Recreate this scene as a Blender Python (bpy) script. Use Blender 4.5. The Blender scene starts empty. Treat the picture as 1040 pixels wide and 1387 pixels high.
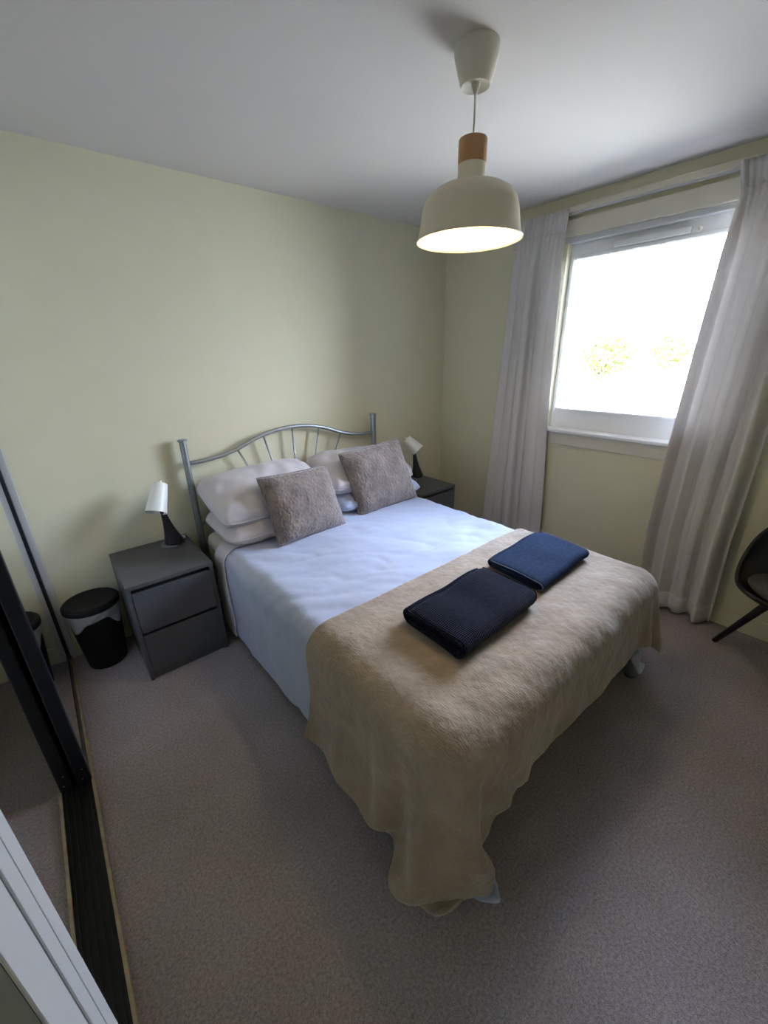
import bpy, bmesh, math, random
import numpy as np
from mathutils import Vector, Matrix, noise
from mathutils.bvhtree import BVHTree

random.seed(7)
np.random.seed(7)
PI = math.pi
scene = bpy.context.scene
COL = scene.collection

# ------------------------------------------------------------------ camera
H, XR = 2.4094, 3.2147
CAM = Vector((0.4023, -2.5456, 1.5490))
yaw, pitch, roll, FPX = 0.69055, -0.37290, -0.02346, 550.81
f = Vector((math.sin(yaw) * math.cos(pitch), math.cos(yaw) * math.cos(pitch), math.sin(pitch)))
r0 = Vector((math.cos(yaw), -math.sin(yaw), 0))
u0 = r0.cross(f)
cr, sr = math.cos(roll), math.sin(roll)
rr, uu = r0 * cr + u0 * sr, u0 * cr - r0 * sr
cd = bpy.data.cameras.new('camera')
cam = bpy.data.objects.new('camera', cd)
COL.objects.link(cam)
M = Matrix((rr, uu, -f)).transposed().to_4x4()
M.translation = CAM
cam.matrix_world = M
cd.sensor_fit = 'HORIZONTAL'
cd.sensor_width = 36.0
cd.lens = FPX / 1040 * 36.0
cd.clip_start = 0.02
scene.camera = cam

# ------------------------------------------------------------------ light
scene.view_settings.view_transform = 'Standard'
scene.view_settings.look = 'None'
scene.view_settings.gamma = 1.0
scene.view_settings.exposure = 0.30
try:
    scene.view_settings.use_curve_mapping = False
except Exception:
    pass
SKY = 40.0
w = bpy.data.worlds.new('sky')
scene.world = w
w.use_nodes = True
nt = w.node_tree
nt.nodes.clear()
wo = nt.nodes.new('ShaderNodeOutputWorld')
bg = nt.nodes.new('ShaderNodeBackground')
tc = nt.nodes.new('ShaderNodeTexCoord')
sep = nt.nodes.new('ShaderNodeSeparateXYZ')
ramp = nt.nodes.new('ShaderNodeValToRGB')
ramp.color_ramp.elements[0].position = 0.0
ramp.color_ramp.elements[0].color = (0.54, 0.56, 0.62, 1)
ramp.color_ramp.elements[1].position = 0.75
ramp.color_ramp.elements[1].color = (0.72, 0.90, 1.35, 1)
nt.links.new(tc.outputs['Generated'], sep.inputs[0])
nt.links.new(sep.outputs['Z'], ramp.inputs[0])
nt.links.new(ramp.outputs[0], bg.inputs[0])
bg.inputs[1].default_value = SKY
nt.links.new(bg.outputs[0], wo.inputs[0])

sd = bpy.data.lights.new('sun', 'SUN')
sd.energy = 50.0
sd.angle = math.radians(0.6)
sd.color = (1.0, 0.91, 0.84)
sun = bpy.data.objects.new('sun', sd)
COL.objects.link(sun)
sun.rotation_euler = Vector((0.62, 0.30, -0.72)).to_track_quat('-Z', 'Y').to_euler()

pd = bpy.data.lights.new('window_daylight_portal', 'AREA')
pd.shape = 'RECTANGLE'
pd.size, pd.size_y = 1.06, 1.16
pd.cycles.is_portal = True
portal = bpy.data.objects.new('window_daylight_portal', pd)
COL.objects.link(portal)
portal.location = (XR + 0.14, -1.53, 1.59)
portal.rotation_euler = Vector((-1, 0, 0)).to_track_quat('-Z', 'Y').to_euler()

scene.cycles.max_bounces = 10
scene.cycles.diffuse_bounces = 6
scene.cycles.glossy_bounces = 6
scene.cycles.transmission_bounces = 6
scene.cycles.transparent_max_bounces = 12
scene.cycles.caustics_reflective = True
scene.cycles.blur_glossy = 0.5
scene.cycles.sample_clamp_indirect = 12.0

# ------------------------------------------------------------------ materials
def mat(name, color, rough=0.6, metal=0.0, noise_scale=None, noise_amt=0.08, bump=0.0, bump_scale=40.0,
        spec=0.5, sheen=0.0, bump_dist=0.002, detail=4.0, transl=0.0, wave=None):
    m = bpy.data.materials.new(name)
    m.use_nodes = True
    n, l = m.node_tree.nodes, m.node_tree.links
    b = n['Principled BSDF']
    b.inputs['Base Color'].default_value = (*color, 1)
    b.inputs['Roughness'].default_value = rough
    b.inputs['Metallic'].default_value = metal
    b.inputs['Specular IOR Level'].default_value = spec
    if sheen:
        b.inputs['Sheen Weight'].default_value = sheen
        b.inputs['Sheen Roughness'].default_value = 0.4
    tcn = n.new('ShaderNodeTexCoord')
    if noise_scale:
        t = n.new('ShaderNodeTexNoise')
        t.inputs['Scale'].default_value = noise_scale
        t.inputs['Detail'].default_value = detail
        l.new(tcn.outputs['Object'], t.inputs['Vector'])
        mx = n.new('ShaderNodeMixRGB')
        mx.inputs[1].default_value = (*[c * (1 - noise_amt) for c in color], 1)
        mx.inputs[2].default_value = (*[min(1, c * (1 + noise_amt)) for c in color], 1)
        rp = n.new('ShaderNodeMapRange')
        rp.inputs['From Min'].default_value = 0.3
        rp.inputs['From Max'].default_value = 0.7
        l.new(t.outputs['Fac'], rp.inputs['Value'])
        l.new(rp.outputs[0], mx.inputs[0])
        l.new(mx.outputs[0], b.inputs['Base Color'])
    if bump:
        if wave:
            t2 = n.new('ShaderNodeTexWave')
            t2.wave_type = 'BANDS'
            t2.bands_direction = wave
            t2.inputs['Distortion'].default_value = 1.0
        else:
            t2 = n.new('ShaderNodeTexNoise')
            t2.inputs['Detail'].default_value = 5.0
        t2.inputs['Scale'].default_value = bump_scale
        l.new(tcn.outputs['Object'], t2.inputs['Vector'])
        bp = n.new('ShaderNodeBump')
        bp.inputs['Strength'].default_value = bump
        bp.inputs['Distance'].default_value = bump_dist
        l.new(t2.outputs['Fac'], bp.inputs['Height'])
        l.new(bp.outputs[0], b.inputs['Normal'])
    if transl:
        tr = n.new('ShaderNodeBsdfTranslucent')
        tr.inputs['Color'].default_value = (*color, 1)
        mixs = n.new('ShaderNodeMixShader')
        mixs.inputs[0].default_value = transl
        out = n['Material Output']
        l.new(b.outputs[0], mixs.inputs[1])
        l.new(tr.outputs[0], mixs.inputs[2])
        l.new(mixs.outputs[0], out.inputs[0])
    return m

MT = {}
MT['wall'] = mat('painted_wall', (0.665, 0.64, 0.475), 0.85, noise_scale=6, noise_amt=0.015, bump=0.15, bump_scale=180, bump_dist=0.0008, spec=0.2)
MT['trim_paint'] = mat('gloss_cream_paint', (0.64, 0.60, 0.50), 0.45, noise_scale=5, noise_amt=0.02)
MT['ceiling'] = mat('ceiling_paint', (0.67, 0.645, 0.63), 0.9, noise_scale=3, noise_amt=0.01, spec=0.1)
MT['shaded_white'] = mat('shaded_white_gloss', (0.52, 0.53, 0.54), 0.35, noise_scale=4, noise_amt=0.01)  # white gloss darkened, shade on the lining boards is in the base colour
MT['upvc'] = mat('white_plastic_frame', (0.82, 0.82, 0.82), 0.3, noise_scale=4, noise_amt=0.01)
MT['alu'] = mat('black_aluminium', (0.012, 0.014, 0.020), 0.35, 0.3, noise_scale=30, noise_amt=0.1)
MT['track_black'] = mat('dark_track', (0.009, 0.010, 0.010), 0.45, noise_scale=50, noise_amt=0.3)
MT['raw_wood'] = mat('pale_wood_edge', (0.36, 0.30, 0.20), 0.7, noise_scale=25, noise_amt=0.2)
MT['mirror'] = mat('mirror_silver', (0.88, 0.9, 0.89), 0.01, 1.0)
MT['silver'] = mat('silver_powder_coat', (0.34, 0.37, 0.39), 0.38, 0.75, noise_scale=60, noise_amt=0.06)
MT['screw'] = mat('steel_screw', (0.5, 0.5, 0.5), 0.3, 1.0)
MT['mattress'] = mat('cream_mattress', (0.62, 0.57, 0.48), 0.8, noise_scale=12, noise_amt=0.05, bump=0.3, bump_scale=60)
MT['satin_tan'] = mat('blush_satin', (0.48, 0.38, 0.36), 0.45, noise_scale=7, noise_amt=0.10, bump=0.5, bump_scale=16, bump_dist=0.01, sheen=0.3)
MT['satin_white'] = mat('white_satin_cotton', (0.56, 0.53, 0.56), 0.5, noise_scale=9, noise_amt=0.03, bump=0.45, bump_scale=14, bump_dist=0.008, sheen=0.2)
MT['duvet'] = mat('white_cotton', (0.44, 0.49, 0.64), 0.6, noise_scale=9, noise_amt=0.02, bump=0.4, bump_scale=22, bump_dist=0.006, sheen=0.2)
MT['grey_nightstand'] = mat('charcoal_foil', (0.082, 0.084, 0.092), 0.38, noise_scale=8, noise_amt=0.06)
MT['gap'] = mat('dark_recess', (0.014, 0.014, 0.016), 0.6, noise_scale=8, noise_amt=0.06)
MT['lamp_black'] = mat('black_satin_metal', (0.014, 0.013, 0.018), 0.35, noise_scale=30, noise_amt=0.1)
MT['lamp_grey'] = mat('blue_grey_metal', (0.20, 0.24, 0.26), 0.35, 0.4, noise_scale=30, noise_amt=0.1)
MT['lamp_white'] = mat('white_lacquer', (0.82, 0.84, 0.82), 0.35, noise_scale=20, noise_amt=0.01)
MT['bin'] = mat('black_plastic', (0.006, 0.006, 0.0065), 0.55, spec=0.25, noise_scale=20, noise_amt=0.1)
MT['liner'] = mat('white_bin_liner', (0.42, 0.43, 0.42), 0.3, noise_scale=25, noise_amt=0.15, bump=0.8, bump_scale=30, bump_dist=0.004, transl=0.35)
MT['pendant'] = mat('beige_lacquer', (0.72, 0.65, 0.50), 0.45, noise_scale=10, noise_amt=0.01)
MT['rose'] = mat('white_plastic', (0.62, 0.59, 0.52), 0.4, noise_scale=10, noise_amt=0.01)
MT['beech'] = mat('beech_wood', (0.44, 0.24, 0.11), 0.5, noise_scale=14, noise_amt=0.12, bump=0.1, bump_scale=60)
MT['curtain'] = mat('grey_white_curtain', (0.72, 0.69, 0.67), 0.8, noise_scale=30, noise_amt=0.03, bump=0.2, bump_scale=400, bump_dist=0.0006, sheen=0.2, transl=0.18)
MT['lining'] = mat('white_curtain_lining', (0.74, 0.74, 0.72), 0.8, noise_scale=30, noise_amt=0.02, transl=0.25)
MT['chair_black'] = mat('black_chair_shell', (0.012, 0.012, 0.014), 0.45, noise_scale=20, noise_amt=0.1)
MT['chair_pad'] = mat('dark_grey_pad', (0.075, 0.07, 0.066), 0.9, noise_scale=120, noise_amt=0.25, bump=0.4, bump_scale=300, bump_dist=0.001)
MT['navy'] = mat('navy_waffle_towel', (0.0075, 0.009, 0.024), 0.95, noise_scale=60, noise_amt=0.3, sheen=0.10, spec=0.1)
MT['navy_edge'] = mat('navy_hem', (0.10, 0.12, 0.19), 0.9, noise_scale=60, noise_amt=0.1)
MT['asphalt'] = mat('pale_paving', (0.42, 0.41, 0.38), 0.9, noise_scale=1.5, noise_amt=0.15)
MT['grass'] = mat('dry_lawn', (0.27, 0.245, 0.19), 0.9, noise_scale=3, noise_amt=0.25)
MT['brick'] = mat('red_brick', (0.42, 0.16, 0.10), 0.9, noise_scale=9, noise_amt=0.3)
MT['render_pale'] = mat('pale_render', (0.60, 0.57, 0.50), 0.9, noise_scale=2, noise_amt=0.08)
MT['bark'] = mat('bark', (0.12, 0.09, 0.06), 0.9, noise_scale=9, noise_amt=0.3)
MT['leaf'] = mat('leaf', (0.10, 0.13, 0.02), 0.8, noise_scale=4, noise_amt=0.3)

def fur_mat(name, c1, c2, scale=14):
    m = mat(name, c1, 0.9, sheen=0.6, spec=0.15)
    n, l = m.node_tree.nodes, m.node_tree.links
    b = n['Principled BSDF']
    tcn = n.new('ShaderNodeTexCoord')
    big = n.new('ShaderNodeTexNoise'); big.inputs['Scale'].default_value = scale; big.inputs['Detail'].default_value = 6
    big.inputs['Distortion'].default_value = 0.6
    fine = n.new('ShaderNodeTexNoise'); fine.inputs['Scale'].default_value = 230; fine.inputs['Detail'].default_value = 3
    l.new(tcn.outputs['Object'], big.inputs['Vector'])
    mp = n.new('ShaderNodeMapping'); mp.inputs['Scale'].default_value = (1.0, 0.35, 0.6); mp.inputs['Rotation'].default_value = (0, 0, 0.6)
    l.new(tcn.outputs['Object'], mp.inputs['Vector'])
    l.new(mp.outputs[0], fine.inputs['Vector'])
    mr = n.new('ShaderNodeMapRange'); mr.inputs['From Min'].default_value = 0.32; mr.inputs['From Max'].default_value = 0.68
    l.new(big.outputs['Fac'], mr.inputs['Value'])
    mx = n.new('ShaderNodeMixRGB'); mx.inputs[1].default_value = (*c1, 1); mx.inputs[2].default_value = (*c2, 1)
    l.new(mr.outputs[0], mx.inputs[0])
    mx2 = n.new('ShaderNodeMixRGB'); mx2.blend_type = 'MULTIPLY'; mx2.inputs[0].default_value = 0.35
    l.new(mx.outputs[0], mx2.inputs[1]); l.new(fine.outputs['Fac'], mx2.inputs[2])
    l.new(mx2.outputs[0], b.inputs['Base Color'])
    ad = n.new('ShaderNodeMath'); ad.operation = 'MULTIPLY_ADD'; ad.inputs[1].default_value = 1.2
    l.new(big.outputs['Fac'], ad.inputs[0]); l.new(fine.outputs['Fac'], ad.inputs[2])
    bp = n.new('ShaderNodeBump'); bp.inputs['Strength'].default_value = 0.42; bp.inputs['Distance'].default_value = 0.004
    l.new(ad.outputs[0], bp.inputs['Height']); l.new(bp.outputs[0], b.inputs['Normal'])
    return m
MT['throw'] = fur_mat('beige_fleece', (0.35, 0.275, 0.205), (0.45, 0.365, 0.28), 9)
MT['cushion'] = fur_mat('taupe_faux_fur', (0.20, 0.165, 0.15), (0.31, 0.26, 0.235), 11)

def crease(m, scale, dist, strength=0.6, rot=0.9):
    n, l = m.node_tree.nodes, m.node_tree.links
    b = n['Principled BSDF']
    tcn = n.new('ShaderNodeTexCoord')
    mp = n.new('ShaderNodeMapping'); mp.inputs['Rotation'].default_value = (0.2, 0.1, rot); mp.inputs['Scale'].default_value = (1.0, 0.38, 0.7)
    t = n.new('ShaderNodeTexNoise'); t.noise_type = 'RIDGED_MULTIFRACTAL'
    t.inputs['Scale'].default_value = scale; t.inputs['Detail'].default_value = 2.2; t.inputs['Distortion'].default_value = 0.7
    gate = n.new('ShaderNodeTexNoise'); gate.inputs['Scale'].default_value = 2.6
    mu = n.new('ShaderNodeMath'); mu.operation = 'MULTIPLY'
    mr = n.new('ShaderNodeMapRange'); mr.inputs['From Min'].default_value = 0.4; mr.inputs['From Max'].default_value = 0.65
    l.new(tcn.outputs['Object'], mp.inputs['Vector']); l.new(mp.outputs[0], t.inputs['Vector'])
    l.new(tcn.outputs['Object'], gate.inputs['Vector']); l.new(gate.outputs['Fac'], mr.inputs['Value'])
    l.new(t.outputs['Fac'], mu.inputs[0]); l.new(mr.outputs[0], mu.inputs[1])
    bp = n.new('ShaderNodeBump'); bp.inputs['Strength'].default_value = strength; bp.inputs['Distance'].default_value = dist
    l.new(mu.outputs[0], bp.inputs['Height'])
    old = b.inputs['Normal'].links[0].from_socket if b.inputs['Normal'].links else None
    if old: l.new(old, bp.inputs['Normal'])
    l.new(bp.outputs[0], b.inputs['Normal'])
crease(MT['duvet'], 5.5, 0.016)
crease(MT['satin_white'], 8.0, 0.010, 0.5, 0.4)

def carpet_mat():
    m = mat('taupe_carpet', (0.15, 0.13, 0.12), 0.95, spec=0.1)
    n, l = m.node_tree.nodes, m.node_tree.links
    b = n['Principled BSDF']
    tcn = n.new('ShaderNodeTexCoord')
    a = n.new('ShaderNodeTexNoise'); a.inputs['Scale'].default_value = 330; a.inputs['Detail'].default_value = 4
    c = n.new('ShaderNodeTexNoise'); c.inputs['Scale'].default_value = 3.0; c.inputs['Detail'].default_value = 3
    v = n.new('ShaderNodeTexNoise'); v.inputs['Scale'].default_value = 120; v.inputs['Detail'].default_value = 6
    for t in (a, c, v):
        l.new(tcn.outputs['Object'], t.inputs['Vector'])
    r = n.new('ShaderNodeValToRGB')
    r.color_ramp.elements[0].position = 0.36; r.color_ramp.elements[0].color = (0.212, 0.184, 0.188, 1)
    r.color_ramp.elements[1].position = 0.64; r.color_ramp.elements[1].color = (0.455, 0.402, 0.415, 1)
    ad = n.new('ShaderNodeMath'); ad.operation = 'MULTIPLY_ADD'; ad.inputs[1].default_value = 0.5
    ad2 = n.new('ShaderNodeMath'); ad2.operation = 'MULTIPLY'; ad2.inputs[1].default_value = 0.5
    l.new(v.outputs['Fac'], ad2.inputs[0])
    l.new(a.outputs['Fac'], ad.inputs[0]); l.new(ad2.outputs[0], ad.inputs[2])
    l.new(ad.outputs[0], r.inputs[0])
    mr = n.new('ShaderNodeMapRange'); mr.inputs['From Min'].default_value = 0.3; mr.inputs['From Max'].default_value = 0.7
    mr.inputs['To Min'].default_value = 0.9; mr.inputs['To Max'].default_value = 1.1
    l.new(c.outputs['Fac'], mr.inputs['Value'])
    mx = n.new('ShaderNodeMixRGB'); mx.blend_type = 'MULTIPLY'; mx.inputs[0].default_value = 1
    l.new(r.outputs[0], mx.inputs[1]); l.new(mr.outputs[0], mx.inputs[2])
    l.new(mx.outputs[0], b.inputs['Base Color'])
    bp = n.new('ShaderNodeBump'); bp.inputs['Strength'].default_value = 0.8; bp.inputs['Distance'].default_value = 0.006
    l.new(ad.outputs[0], bp.inputs['Height']); l.new(bp.outputs[0], b.inputs['Normal'])
    return m
MT['carpet'] = carpet_mat()

def glass_mat():
    m = bpy.data.materials.new('window_glass')
    m.use_nodes = True
    n, l = m.node_tree.nodes, m.node_tree.links
    n.clear()
    o = n.new('ShaderNodeOutputMaterial'); t = n.new('ShaderNodeBsdfTransparent'); g = n.new('ShaderNodeBsdfGlossy')
    g.inputs['Roughness'].default_value = 0.02
    t.inputs['Color'].default_value = (0.95, 0.97, 0.96, 1)
    fr = n.new('ShaderNodeFresnel'); fr.inputs['IOR'].default_value = 1.3
    mx = n.new('ShaderNodeMixShader')
    l.new(fr.outputs[0], mx.inputs[0]); l.new(t.outputs[0], mx.inputs[1]); l.new(g.outputs[0], mx.inputs[2])
    l.new(mx.outputs[0], o.inputs[0])
    return m
MT['glass'] = glass_mat()

def emit_mat(name, color, s):
    m = bpy.data.materials.new(name)
    m.use_nodes = True
    b = m.node_tree.nodes['Principled BSDF']
    b.inputs['Base Color'].default_value = (*color, 1)
    b.inputs['Emission Color'].default_value = (*color, 1)
    b.inputs['Emission Strength'].default_value = s
    return m
MT['bulb'] = emit_mat('glowing_bulb', (1.0, 0.76, 0.46), 150.0)
MT['shade_inner'] = mat('shade_inner_warm_glow', (0.72, 0.64, 0.44), 0.6, noise_scale=10, noise_amt=0.01)  # lining yellowed: warm light of the bulb painted into its colour

def waffle(m, scale=260):
    n, l = m.node_tree.nodes, m.node_tree.links
    b = n['Principled BSDF']
    tcn = n.new('ShaderNodeTexCoord')
    w1 = n.new('ShaderNodeTexWave'); w1.bands_direction = 'X'; w1.inputs['Scale'].default_value = scale / 6.28
    w2 = n.new('ShaderNodeTexWave'); w2.bands_direction = 'Y'; w2.inputs['Scale'].default_value = scale / 6.28
    l.new(tcn.outputs['Object'], w1.inputs['Vector']); l.new(tcn.outputs['Object'], w2.inputs['Vector'])
    a = n.new('ShaderNodeMath'); a.operation = 'ADD'
    l.new(w1.outputs['Fac'], a.inputs[0]); l.new(w2.outputs['Fac'], a.inputs[1])
    bp = n.new('ShaderNodeBump'); bp.inputs['Strength'].default_value = 0.9; bp.inputs['Distance'].default_value = 0.003
    l.new(a.outputs[0], bp.inputs['Height']); l.new(bp.outputs[0], b.inputs['Normal'])
MT['navy_smooth'] = mat('navy_smooth_towel', (0.016, 0.028, 0.060), 0.95, noise_scale=60, noise_amt=0.2, spec=0.08, bump=0.3, bump_scale=300, bump_dist=0.001)
waffle(MT['navy'])

# ------------------------------------------------------------------ helpers
def tag(o, label=None, cat=None, group=None, kind=None):
    if label: o['label'] = label
    if cat: o['category'] = cat
    if group: o['group'] = group
    if kind: o['kind'] = kind
    return o

def empty(name, loc, rotz=0.0, **k):
    o = bpy.data.objects.new(name, None)
    o.empty_display_size = 0.1
    COL.objects.link(o)
    o.location = loc
    o.rotation_euler = (0, 0, rotz)
    return tag(o, **k)

def link(name, me, m, parent=None, smooth=False):
    if not isinstance(m, (list, tuple)): m = [m]
    for q in m: me.materials.append(q)
    if smooth:
        me.polygons.foreach_set('use_smooth', [True] * len(me.polygons))
    me.update()
    o = bpy.data.objects.new(name, me)
    COL.objects.link(o)
    if parent: o.parent = parent
    return o

def obj(name, bm, m, parent=None, smooth=False, angle=None):
    me = bpy.data.meshes.new(name)
    bmesh.ops.recalc_face_normals(bm, faces=bm.faces)
    bm.to_mesh(me); bm.free()
    o = link(name, me, m, parent, smooth or angle is not None)
    if angle is not None:
        me.set_sharp_from_angle(angle=math.radians(angle))
    return o

def BM(): return bmesh.new()

def box(bm, x0, x1, y0, y1, z0, z1, bev=0.0, seg=2):
    vs = [bm.verts.new(p) for p in ((x0,y0,z0),(x1,y0,z0),(x1,y1,z0),(x0,y1,z0),(x0,y0,z1),(x1,y0,z1),(x1,y1,z1),(x0,y1,z1))]
    fs = [bm.faces.new([vs[i] for i in q]) for q in ((0,3,2,1),(4,5,6,7),(0,1,5,4),(1,2,6,5),(2,3,7,6),(3,0,4,7))]
    if bev:
        es = list({e for fc in fs for e in fc.edges})
        bmesh.ops.bevel(bm, geom=es, offset=bev, segments=seg, affect='EDGES', profile=0.5)
    return bm

def bbox(*a, **k): return box(BM(), *a, **k)

def frame_of(d):
    d = Vector(d).normalized()
    a = Vector((0, 0, 1)) if abs(d.z) < 0.9 else Vector((1, 0, 0))
    x = d.cross(a).normalized()
    return x, x.cross(d).normalized(), d

def lathe(bm, prof, base=(0,0,0), axis=(0,0,1), seg=40, cap0=True, cap1=True, sx=1.0, sy=1.0):
    x, y, d = frame_of(axis)
    b = Vector(base)
    rings = []
    for r, h in prof:
        rings.append([bm.verts.new(b + d * h + x * (r * sx * math.cos(2*PI*i/seg)) + y * (r * sy * math.sin(2*PI*i/seg))) for i in range(seg)])
    for a, c in zip(rings, rings[1:]):
        for i in range(seg):
            bm.faces.new((a[i], a[(i+1)%seg], c[(i+1)%seg], c[i]))
    if cap0: bm.faces.new(rings[0][::-1])
    if cap1: bm.faces.new(rings[-1])
    return bm

def tube(bm, pts, rad, seg=12, cap=True, flat=1.0):
    pts = [Vector(p) for p in pts]
    n = len(pts)
    rads = rad if isinstance(rad, (list, tuple)) else [rad] * n
    t0 = (pts[1] - pts[0]).normalized()
    x, y, _ = frame_of(t0)
    rings = []
    for i, p in enumerate(pts):
        t = (pts[min(i+1, n-1)] - pts[max(i-1, 0)]).normalized()
        x = (x - t * x.dot(t)).normalized()
        y = t.cross(x)
        rings.append([bm.verts.new(p + x * (rads[i] * math.cos(2*PI*k/seg)) + y * (rads[i] * flat * math.sin(2*PI*k/seg))) for k in range(seg)])
    for a, c in zip(rings, rings[1:]):
        for i in range(seg):
            bm.faces.new((a[i], a[(i+1)%seg], c[(i+1)%seg], c[i]))
    if cap:
        bm.faces.new(rings[0][::-1]); bm.faces.new(rings[-1])
    return bm

def smooth_path(pts, n=8):
    pts = [Vector(p) for p in pts]
    P = [pts[0]*2 - pts[1]] + pts + [pts[-1]*2 - pts[-2]]
    out = []
    for i in range(1, len(P)-2):
        for k in range(n):
            t = k / n
            a, b, c, d = P[i-1], P[i], P[i+1], P[i+2]
            out.append(0.5 * ((2*b) + (c-a)*t + (2*a-5*b+4*c-d)*t*t + (3*b-a-3*c+d)*t**3))
    out.append(pts[-1])
    return out

def grid_mesh(name, P, m, parent=None, subsurf=0, solid=0.0, offset=-1.0, flip=False, mats=None):
    """P: (nu, nv, 3) array"""
    nu, nv = P.shape[:2]
    me = bpy.data.meshes.new(name)
    idx = np.arange(nu*nv).reshape(nu, nv)
    F = np.stack([idx[:-1,:-1], idx[1:,:-1], idx[1:,1:], idx[:-1,1:]], -1).reshape(-1, 4)
    if flip: F = F[:, ::-1]
    me.from_pydata(P.reshape(-1, 3).tolist(), [], F.tolist())
    o = link(name, me, m, parent, True)
    if solid:
        md = o.modifiers.new('thickness', 'SOLIDIFY'); md.thickness = solid; md.offset = offset
    if subsurf:
        md = o.modifiers.new('smooth', 'SUBSURF'); md.levels = subsurf; md.render_levels = subsurf
    return o

def nz(x, y, z=0.0, s=1.0):
    return noise.noise(Vector((x*s, y*s, z*s)))

# ------------------------------------------------------------------ room shell
T = 0.18
XW = -0.46           # back of the wardrobe recess / far left wall
YF = -3.45           # wall behind the camera
S = lambda name, bm, m, parent=None: tag(obj(name, bm, m, parent), kind=None if parent else 'structure')
S('floor', bbox(XW-T, XR+0.13, YF-T, T, -0.15, 0.0), MT['carpet'])
S('ceiling', bbox(XW-T, XR+0.13, YF-T, T, H, H+0.15), MT['ceiling'])
S('wall_back', bbox(XW-T, XR+0.13, 0.0, T, 0, H), MT['wall'])
S('wall_front', bbox(XW-T, XR+0.13, YF-T, YF, 0, H), MT['wall'])
S('wall_left', bbox(XW-T, XW, YF, 0, 0, H), MT['wall'])
# window wall in four pieces round the opening, one object
WY0, WY1, WZ0, WZ1 = -2.07, -1.015, 1.005, 2.175
bm = BM()
TW = 0.13
box(bm, XR, XR+TW, WY1, 0.0, 0, H)
box(bm, XR, XR+TW, YF, WY0, 0, H)
box(bm, XR, XR+TW, WY0, WY1, 0, WZ0)
box(bm, XR, XR+TW, WY0, WY1, WZ1, H)
wr = S('wall_right', bm, MT['wall'])
# skirting
S('baseboard_right', bbox(XR-0.016, XR, YF, 0.0, 0, 0.105, bev=0.004), MT['wall'])
S('baseboard_back', bbox(0.235, XR-0.016, -0.016, 0.0, 0, 0.105, bev=0.004), MT['wall'])

# nib wall beside the wardrobe with a white painted lining
NX, NY1, NY0 = 0.268, -2.056, -2.196
MT['nib_shade_grey'] = mat('grey_wall_shade', (0.30, 0.30, 0.29), 0.6, noise_scale=4, noise_amt=0.02)  # nib wall painted grey: the shade on it is put into the colour
S('wall_nib', bbox(XW, NX-0.012, NY0, NY1-0.0, 0, H), MT['nib_shade_grey'])
bm = BM()
trim = S('trim_1', bbox(NX-0.012, NX-0.004, NY0, NY1, 0, H), MT['nib_shade_grey'])
S('lining_board', bbox(NX-0.004, NX, -2.0885, NY1, 0, H, bev=0.002), MT['shaded_white'], trim)
S('lining_board', bbox(NX-0.004, NX, -2.1235, -2.0915, 0, H, bev=0.002), MT['shaded_white'], trim)
S('lining_board', bbox(NX-0.004, NX, NY0, -2.1330, 0, H, bev=0.0015), MT['shaded_white'], trim)

# window trim: sill, apron, lintel board, curtain rail
tr = S('trim_2', bbox(XR-0.045, XR+0.10, WY0-0.03, WY1+0.03, WZ0-0.005, WZ0+0.018, bev=0.006), MT['upvc'])
S('apron_board', bbox(XR-0.012, XR, WY0-0.03, WY1+0.03, 0.915, WZ0-0.005, bev=0.002), MT['trim_paint'], tr)
S('trim_3', bbox(XR-0.016, XR, -2.32, -0.62, 2.188, 2.283, bev=0.003), MT['trim_paint'])
rl = S('trim_4', bbox(XR-0.045, XR, -2.40, -0.58, 2.312, 2.345, bev=0.003), MT['trim_paint'])
S('rail_channel', bbox(XR-0.040, XR-0.020, -2.38, -0.60, 2.302, 2.312), MT['shaded_white'], rl)
S('trim_5', bbox(XR-0.006, XR+0.05, WY0-0.02, WY1+0.02, 2.158, 2.188, bev=0.003), MT['shaded_white'])

# window
wx0, wx1 = XR+0.055, XR+0.125
GY0, GY1, GZ0, GZ1 = -2.0, -1.035, 1.150, 2.080
bm = BM()
box(bm, wx0, wx1, WY0, GY0, WZ0, WZ1)
box(bm, wx0, wx1, GY1, WY1, WZ0, WZ1)
box(bm, wx0, wx1, GY0, GY1, WZ0, GZ0)
box(bm, wx0, wx1, GY0, GY1, GZ1, WZ1)
win = tag(obj('window_1', bm, MT['upvc']), kind='structure')
obj('glazing_bead', box(box(box(box(BM(), wx0-0.010, wx0+0.002, GY0-0.012, GY0+0.006, GZ0-0.012, GZ1+0.012, bev=0.003),
    wx0-0.010, wx0+0.002, GY1-0.006, GY1+0.012, GZ0-0.012, GZ1+0.012, bev=0.003),
    wx0-0.010, wx0+0.002, GY0+0.006, GY1-0.006, GZ0-0.012, GZ0+0.006, bev=0.003),
    wx0-0.010, wx0+0.002, GY0+0.006, GY1-0.006, GZ1-0.006, GZ1+0.012, bev=0.003), MT['upvc'], win)
obj('pane', bbox(wx0+0.03, wx0+0.036, GY0-0.005, GY1+0.005, GZ0-0.005, GZ1+0.005), MT['glass'], win)
obj('gasket', box(box(box(box(BM(), wx0+0.0, wx0+0.012, GY0, GY0+0.008, GZ0, GZ1),
    wx0, wx0+0.012, GY1-0.008, GY1, GZ0, GZ1), wx0, wx0+0.012, GY0, GY1, GZ0, GZ0+0.008), wx0, wx0+0.012, GY0, GY1, GZ1-0.008, GZ1), MT['alu'], win)
vent = obj('trickle_vent', bbox(wx0-0.026, wx0, -1.66, -1.28, 2.098, 2.128, bev=0.005), MT['upvc'], win, angle=40)
obj('vent_knob', lathe(BM(), [(0.009,0),(0.009,0.01),(0.006,0.013)], (wx0, -1.70, 2.113), (-1,0,0), 16), MT['trim_paint'], win, angle=40)

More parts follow.
